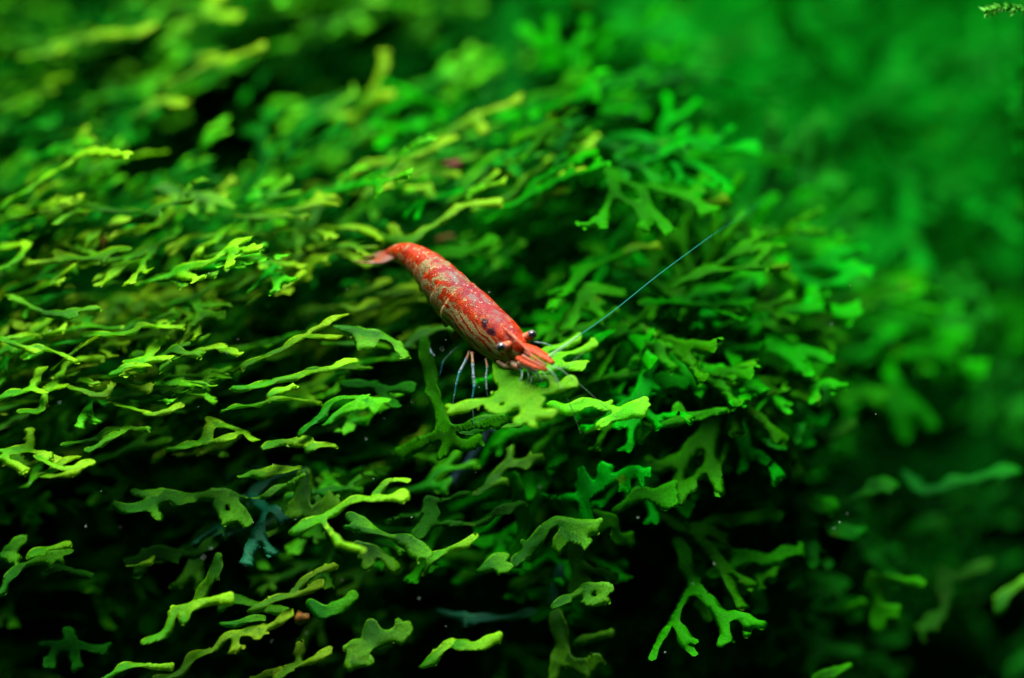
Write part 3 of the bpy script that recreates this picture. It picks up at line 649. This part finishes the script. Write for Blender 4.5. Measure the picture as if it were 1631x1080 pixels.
def ring(u, n=40, grow_=1.0, belly=.0):
    c, T, U, Lf, a, b = body_frame(u); V = []
    for k in range(n):
        th = 2*math.pi*k/n
        x = math.sin(th); z = math.cos(th)
        # flat-sided, keel-less back, tucked belly
        xx = np.sign(x)*abs(x)**.85; zz = z if z > 0 else z*1.02
        nar = 1-.22*max(-z, 0)**1.5
        V.append(c+Lf*a*grow_*xx*nar+U*b*grow_*(zz if z > 0 else zz*(1+belly)))
    return V
def shell(name, u0, u1, m, mat, fl=0.0, n=40, capf=True, prof=None):
    V = []; F = []; UV = []
    us = np.linspace(u0, u1, m)
    for j, u in enumerate(us):
        g = prof(j/(m-1)) if prof else 1.0
        V += ring(u, n, g, .16*math.sin(math.pi*min(j/(m-1), 1)) if name == 'abdomen_segment' else 0); UV += [(u/13, abs(((k/n+.5) % 1)-.5)*2) for k in range(n)]
    for j in range(m-1):
        for k in range(n): F.append((j*n+k, (j+1)*n+k, (j+1)*n+(k+1) % n, j*n+(k+1) % n))
    F.append(tuple(range(n))); F.append(tuple((m-1)*n+k for k in range(n-1, -1, -1)))
    return mesh_obj(name, V, F, mat, SH, uv=UV)

def shell_mat(name, stripes):
    m, nt, out = new_mat(name); L = nt.links.new
    geo = N(nt, 'ShaderNodeNewGeometry'); pos = geo.outputs['Position']
    uv = N(nt, 'ShaderNodeUVMap'); sep = N(nt, 'ShaderNodeSeparateXYZ'); L(uv.outputs[0], sep.inputs[0])
    u, v = sep.outputs[0], sep.outputs[1]
    def noise(sc, det=4, ro=.55, loc=(0, 0, 0), dist=0):
        n = N(nt, 'ShaderNodeTexNoise'); n.inputs['Scale'].default_value = sc; n.inputs['Detail'].default_value = det; n.inputs['Roughness'].default_value = ro
        n.inputs['Distortion'].default_value = dist
        mp = N(nt, 'ShaderNodeMapping'); mp.inputs['Location'].default_value = loc; L(pos, mp.inputs[0]); L(mp.outputs[0], n.inputs['Vector']); return n.outputs[0]
    red = mixc(nt, ramp(nt, noise(14, 5), [(.36, (0, 0, 0)), (.68, (1, 1, 1))]), (.25, .008, .002), (.50, .045, .002))
    red = mixc(nt, ramp(nt, noise(55, 4, .7, (4, 4, 1)), [(.36, (.5, .5, .5)), (.50, (0, 0, 0))]), red, (.20, .014, .008))
    tan = mixc(nt, ramp(nt, noise(38, 5, .7), [(.38, (0, 0, 0)), (.62, (1, 1, 1))]), (.12, .075, .025), (.38, .27, .12))
    # clear mottling: more on the abdomen flanks
    q = math_(nt, 'ADD', noise(9.5, 6, .66, (3, 1, 2), .9), math_(nt, 'MULTIPLY', ramp(nt, u, [(.0, (0, 0, 0)), (.35, (.3, .3, .3)), (.50, (1, 1, 1)), (.66, (.75, .75, .75)), (.8, (.25, .25, .25))]), .12 if not stripes else .05))
    q = math_(nt, 'ADD', q, math_(nt, 'MULTIPLY', ramp(nt, v, [(.2, (0, 0, 0)), (.62, (1, 1, 1))]), .10))
    c = mixc(nt, ramp(nt, q, [(.60, (0, 0, 0)), (.635, (1, 1, 1))]), red, tan)
    if stripes:
        # wavy pale streaks running along the lower flank
        w = math_(nt, 'ADD', math_(nt, 'MULTIPLY', v, 62), math_(nt, 'MULTIPLY', u, 52)); w = math_(nt, 'ADD', w, math_(nt, 'MULTIPLY', noise(6, 4, .6, (5, 5, 5), .5), 13))
        s = math_(nt, 'MULTIPLY_ADD', math_(nt, 'SINE', w), .5, .5)
        s = ramp(nt, s, [(.32, (0, 0, 0)), (.55, (1, 1, 1))])
        mask = math_(nt, 'MULTIPLY', ramp(nt, v, [(.27, (0, 0, 0)), (.36, (1, 1, 1))]), ramp(nt, u, [(.10, (.2, .2, .2)), (.2, (1, 1, 1))]))
        c = mixc(nt, math_(nt, 'MULTIPLY', s, mask), c, mixc(nt, noise(50), (.22, .12, .04), (.50, .40, .18)))
    # purple-brown saddle along the back with a painted grey-white highlight
    back = ramp(nt, math_(nt, 'ADD', v, math_(nt, 'MULTIPLY', noise(10, 4, .6, (9, 2, 1)), .35)), [(.22, (1, 1, 1)), (.36, (0, 0, 0))])
    backm = math_(nt, 'MULTIPLY', back, ramp(nt, u, [(.12, (0, 0, 0)), (.22, (.7, .7, .7)), (.55, (1, 1, 1)), (.72, (.1, .1, .1))]))
    c = mixc(nt, math_(nt, 'MULTIPLY', backm, .85), c, (.19, .012, .03))
    fr = math_(nt, 'MULTIPLY', backm, ramp(nt, noise(11, 6, .7, (1, 7, 3)), [(.50, (0, 0, 0)), (.58, (1, 1, 1))]))
    c = mixc(nt, math_(nt, 'MULTIPLY', fr, .75), c, (.17, .15, .13))
    # dark gut blotches behind the eye
    for p_, r_ in ((P(772, 513, -.33), .024), (P(773, 520, -.33), .020), (P(780, 528, -.36), .022), (P(786, 531, -.38), .020), (P(783, 526, -.38), .02)):
        d = N(nt, 'ShaderNodeVectorMath', operation='DISTANCE'); L(pos, d.inputs[0]); d.inputs[1].default_value = p_
        dd = math_(nt, 'ADD', d.outputs['Value'], math_(nt, 'MULTIPLY', noise(50), .03))
        c = mixc(nt, ramp(nt, math_(nt, 'DIVIDE', dd, r_*4), [(.45, (.9, .9, .9)), (.62, (0, 0, 0))]), c, (.02, .004, .012))
    vor = N(nt, 'ShaderNodeTexVoronoi'); vor.inputs['Scale'].default_value = 27; L(pos, vor.inputs['Vector'])
    sp = math_(nt, 'MULTIPLY', ramp(nt, vor.outputs['Distance'], [(.13, (1, 1, 1)), (.22, (0, 0, 0))]), ramp(nt, noise(6, 2, .5, (2, 2, 9)), [(.46, (0, 0, 0)), (.56, (1, 1, 1))]))
    c = mixc(nt, math_(nt, 'MULTIPLY', sp, .6), c, (.85, .55, .38))
    b = N(nt, 'ShaderNodeBsdfPrincipled'); L(c, b.inputs['Base Color'])
    b.inputs['Roughness'].default_value = .3; b.inputs['Specular IOR Level'].default_value = .10; b.inputs['Coat Weight'].default_value = .05; b.inputs['Coat Roughness'].default_value = .08
    b.inputs['Subsurface Weight'].default_value = .06; b.inputs['Subsurface Radius'].default_value = (1, .3, .1); b.inputs['Subsurface Scale'].default_value = .04
    bm = N(nt, 'ShaderNodeBump'); bm.inputs['Strength'].default_value = .7; bm.inputs['Distance'].default_value = .012
    L(math_(nt, 'ADD', noise(26, 5, .65), noise(90, 2)), bm.inputs['Height']); L(bm.outputs[0], b.inputs['Normal']); L(bm.outputs[0], b.inputs['Coat Normal'])
    L(b.outputs[0], out.inputs[0]); return m
M_CAR = shell_mat('carapace_shell', True); M_ABD = shell_mat('abdomen_shell', False)
M_SCALE = simple('antennal_scale', (.30, .015, .006), .4, .78, spec=.08, noise=(48, (.52, .08, .02)))
M_FAN = simple('tail_fan', (.42, .05, .01), .4, .5, spec=.2, noise=(14, (.36, .20, .16)))
M_ROS = simple('rostrum_pale', (.50, .05, .02), .4, .55, spec=.1, noise=(26, (.52, .22, .14)))
M_STALK = simple('eyestalk_red', (.50, .04, .01), .4, spec=.15, noise=(34, (.66, .26, .14)))
M_MOUTH = simple('mouthpart', (.36, .10, .04), .5, .75, noise=(22, (.34, .30, .16)))

shell('carapace', 0, 6.25, 46, M_CAR, prof=lambda t: (.25+.75*math.sqrt(min(t/.10, 1))) * (1+.03*math.sin(min(t, 1)*math.pi)) * (1.0 if t < .9 else 1+.05*(t-.9)/.1))
cuts = [6.1, 7.15, 8.2, 9.2, 10.15, 11.0, 13]
for i in range(6):
    u0, u1 = cuts[i]-.12, cuts[i+1]+.16
    shell('abdomen_segment', u0, u1, 12 if i < 5 else 20, M_ABD, prof=(lambda t: .935+.09*min(t*1.15, 1)**.6) if i < 5 else (lambda t: .96+.03*t))
def plate(name, pts, ws, mat, th=.012, n=10, parent=SH, flatref=None):
    pts = catmull(np.array([P(*p) for p in pts]), 6); tt = np.linspace(0, 1, len(pts)); ww = np.interp(tt, np.linspace(0, 1, len(ws)), ws)
    V = []; F = []; ref = Uref if flatref is None else flatref
    for i, p in enumerate(pts):
        t = unit(pts[min(i+1, len(pts)-1)]-pts[max(i-1, 0)]); a = unit(np.cross(t, ref)); b = np.cross(a, t)
        for k in range(n):
            an = 2*math.pi*k/n; V.append(p+a*math.cos(an)*ww[i]+b*math.sin(an)*min(th, ww[i]))
    for i in range(len(pts)-1):
        for k in range(n): F.append((i*n+k, i*n+(k+1) % n, (i+1)*n+(k+1) % n, (i+1)*n+k))
    F.append(tuple(range(n-1, -1, -1))); F.append(tuple((len(pts)-1)*n+k for k in range(n)))
    return mesh_obj(name, V, F, mat, parent)
# tail fan
plate('telson', [(628,403,.5),(605,408,.55),(576,414,.6)], [.045,.035,.018,.004], M_FAN)
plate('uropod', [(628,406,.48),(605,413,.5),(586,417,.55),(564,416,.6)], [.03,.036,.030,.004], M_FAN)
plate('uropod', [(628,409,.46),(610,416,.47),(592,418,.5),(574,419,.52)], [.025,.032,.024,.004], M_FAN)
plate('uropod', [(628,401,.54),(608,403,.6),(588,409,.66),(570,413,.7)], [.025,.03,.022,.004], M_FAN)
# rostrum and head plates
ro = [(800,521,-.37),(813,531,-.43),(828,545,-.50),(841,559,-.55),(852,571,-.60),(861,581,-.64)]
V, F = tube(catmull(np.array([P(*p) for p in ro]), 5), np.interp(np.linspace(0, 1, 26), [0, .15, .5, 1], [.004, .015, .012, .003]), 8, flat=1.4, ref=tuple(np.cross(Uref, RT)))
mesh_obj('rostrum', V, F, M_ROS, SH)
plate('antennal_scale', [(834,550,-.42),(850,557,-.48),(866,567,-.54),(881,579,-.6)], [.035,.060,.058,.026], M_SCALE, th=.02)
plate('antennal_scale', [(824,570,-.52),(840,576,-.58),(856,583,-.64),(871,590,-.68)], [.035,.058,.052,.022], M_SCALE, th=.02)
plate('antennule_base', [(836,560,-.52),(850,569,-.6),(864,578,-.66),(874,583,-.70)], [.016,.014,.010,.003], M_ROS, th=.012)
plate('antennule_base', [(832,566,-.55),(846,574,-.62),(860,581,-.67),(869,586,-.70)], [.016,.014,.010,.003], M_ROS, th=.012)
# mouth region
for pts, w_ in (([(812,576,-.38),(822,584,-.42),(833,588,-.44)], [.05,.04,.01]), ([(796,574,-.28),(806,583,-.32),(818,589,-.35)], [.05,.04,.01]), ([(826,577,-.45),(842,586,-.5),(858,592,-.53)], [.035,.03,.008])):
    plate('maxilliped', pts, w_, M_MOUTH, th=.03)
# eyes
def eye(c, stalk0, r):
    st = catmull(np.array([P(*stalk0), (P(*stalk0)*.45+P(*c)*.55), P(*c)]), 5)
    V, F = tube(st, np.interp(np.linspace(0, 1, len(st)), [0, .5, 1], [r*.75, r*.85, r*1.0]), 14)
    s = mesh_obj('eyestalk', V, F, M_STALK, SH)
    e = blob('eye', P(*c), r, M_EYER, None, None, parent=s) if False else None
    def ball(nm, c_, rr, mat, par):
        V = []; F = []; nu, nv = 22, 14
        for j in range(nv+1):
            th = math.pi*j/nv
            for i in range(nu):
                ph = 2*math.pi*i/nu; V.append(np.array(c_)+rr*np.array((math.sin(th)*math.cos(ph), math.sin(th)*math.sin(ph), math.cos(th))))
        for j in range(nv):
            for i in range(nu): F.append((j*nu+i, (j+1)*nu+i, (j+1)*nu+(i+1) % nu, j*nu+(i+1) % nu))
        return mesh_obj(nm, V, F, mat, par, origin=None)
    out = unit(P(*c)-P(*stalk0))
    par = s
    for nm, cc, rr, mt in (('eye_rim', P(*c)+out*r*.12, r*1.05, M_EYER), ('cornea', P(*c)+unit(out-FD*1.1)*r*.36, r*.88, M_EYE)):
        o = ball(nm, cc, rr, mt, SH); o.parent = s
eye((799,553,-.51), (816,547,-.38), .046)
eye((846,534,-.36), (820,543,-.28), .046)
# legs
def limb(name, pts, rads, mats, n=7, parent=SH):
    """jointed limb: each span has slight swellings at the joints"""
    V = []; F = []; mi = []
    Pp = [P(*p) for p in pts]
    for i in range(len(Pp)-1):
        ts = np.linspace(0, 1, 6); seg = [Pp[i]+(Pp[i+1]-Pp[i])*t for t in ts]
        rr = [.70*rads[i]*(1.22-.35*math.sin(math.pi*min(t*1.0, 1)))*(1-t)+.70*rads[i+1]*(1.2-.35*math.sin(math.pi*t))*t for t in ts]
        v, f = tube(seg, rr, n, off=len(V)); V += v; F += f; mi += [min(i, len(mats)-1)]*len(f)
    return mesh_obj(name, V, F, None, parent, mats=mats, midx=mi)
WT = [M_MOUTH, M_LEGW, M_LEGT, M_LEG]
limb('walking_leg', [(748,560,-.05),(743,572,-.12),(732,592,-.2),(727,610,-.24),(724,628,-.24),(721,646,-.22)], [.024,.022,.02,.014,.011,.005], [M_MOUTH, M_LEGW, M_LEGT, M_LEGT, M_LEG])
limb('walking_leg', [(752,562,-.15),(753,580,-.24),(754,600,-.3),(756,613,-.32),(752,636,-.33),(755,676,-.3)], [.024,.022,.023,.022,.012,.004], [M_MOUTH, M_LEGW, M_LEGW, M_LEGT, M_LEG])
limb('walking_leg', [(774,572,-.2),(776,584,-.28),(774,600,-.32),(775,618,-.34),(776,630,-.33)], [.02,.017,.015,.013,.004], [M_MOUTH, M_LEG, M_LEG, M_LEGW])
limb('walking_leg', [(681,538,.3),(684,552,.25),(687,562,.2),(693,567,.18)], [.008,.012,.018,.010], [M_LEG, M_LEGW, M_LEGW])
limb('walking_leg', [(738,545,.1),(720,560,.15),(706,575,.2),(700,600,.2)], [.016,.012,.009,.004], [M_LEG, M_LEG, M_LEGT])
c1 = limb('claw_leg', [(826,584,-.42),(832,594,-.5),(828,612,-.5),(820,632,-.45)], [.018,.016,.014,.008], [M_LEG, M_LEGW, M_LEG])
c2 = limb('claw_leg', [(842,586,-.45),(856,596,-.5),(862,606,-.5),(853,616,-.46)], [.014,.014,.012,.009], [M_LEG, M_LEG, M_LEGW])
for c_, a, bs in ((c1, (820,632,-.45), ((814,638,-.44), (822,641,-.44))), (c2, (853,616,-.46), ((846,621,-.45), (854,624,-.45)))):
    for b_ in bs:
        o = limb('pincer', [a, ((a[0]+b_[0])/2-.8, (a[1]+b_[1])/2, a[2]), b_], [.009,.008,.002], [M_LEGW]); o.parent = c_
# pleopods under the abdomen
for i, (x, y, d) in enumerate([(722,540,.12),(706,520,.2),(692,500,.28),(680,482,.36),(668,464,.42)]):
    plate('swimmeret', [(x+9,y-14,d), (x+5,y-5,d), (x+3,y+1,d)], [.05,.045,.012], M_SCALE, th=.02)
# antennae
def whip(name, pts, r0, r1, mats, label=None):
    c = catmull(np.array([P(*p) for p in pts]), 8); V, F = tube(c, np.linspace(r0, r1, len(c)), 6)
    o = mesh_obj(name, V, F, mats, SH)
    if label: o['label'] = label
    return o
whip('antenna_base', [(872,570,-.55),(893,555,-.55),(920,536,-.5)], .020, .009, M_ANTP)
whip('antenna', [(915,540,-.5),(975,497,-.3),(1050,437,-.1),(1135,374,.2)], .0050, .0032, M_ANT, 'long straight teal antenna reaching up right')
whip('antenna', [(1135,374,.2),(1180,345,.9),(1222,316,1.6)], .0034, .002, M_ANTF)
whip('antenna', [(872,588,-.68),(890,612,-.6),(908,645,-.5),(925,690,-.3)], .010, .003, M_ANTP)
whip('antenna', [(878,578,-.6),(895,590,-.6),(930,618,-.5),(985,668,-.2)], .007, .0025, M_ANTP)
whip('antennule', [(842,543,-.36),(855,545,-.4),(868,547,-.45),(880,552,-.45)], .010, .004, M_LEG)
whip('antennule', [(872,586,-.7),(884,598,-.75),(895,620,-.8)], .006, .002, M_ANTP)
for x0, y0, x1, y1, x2, y2 in ((838,588,842,600,836,618), (846,590,852,602,850,622), (832,590,830,604,822,616), (856,592,864,606,862,626), (864,592,872,602,884,610), (850,592,846,606,842,630)):
    whip('mouth_bristle', [(x0, y0, -.56), (x1, y1, -.62), (x2, y2, -.56)], .006, .0018, M_ANTP)
whip('antennule', [(874,584,-.7),(900,585,-.8),(930,560,-.9)], .006, .002, M_ANTP)
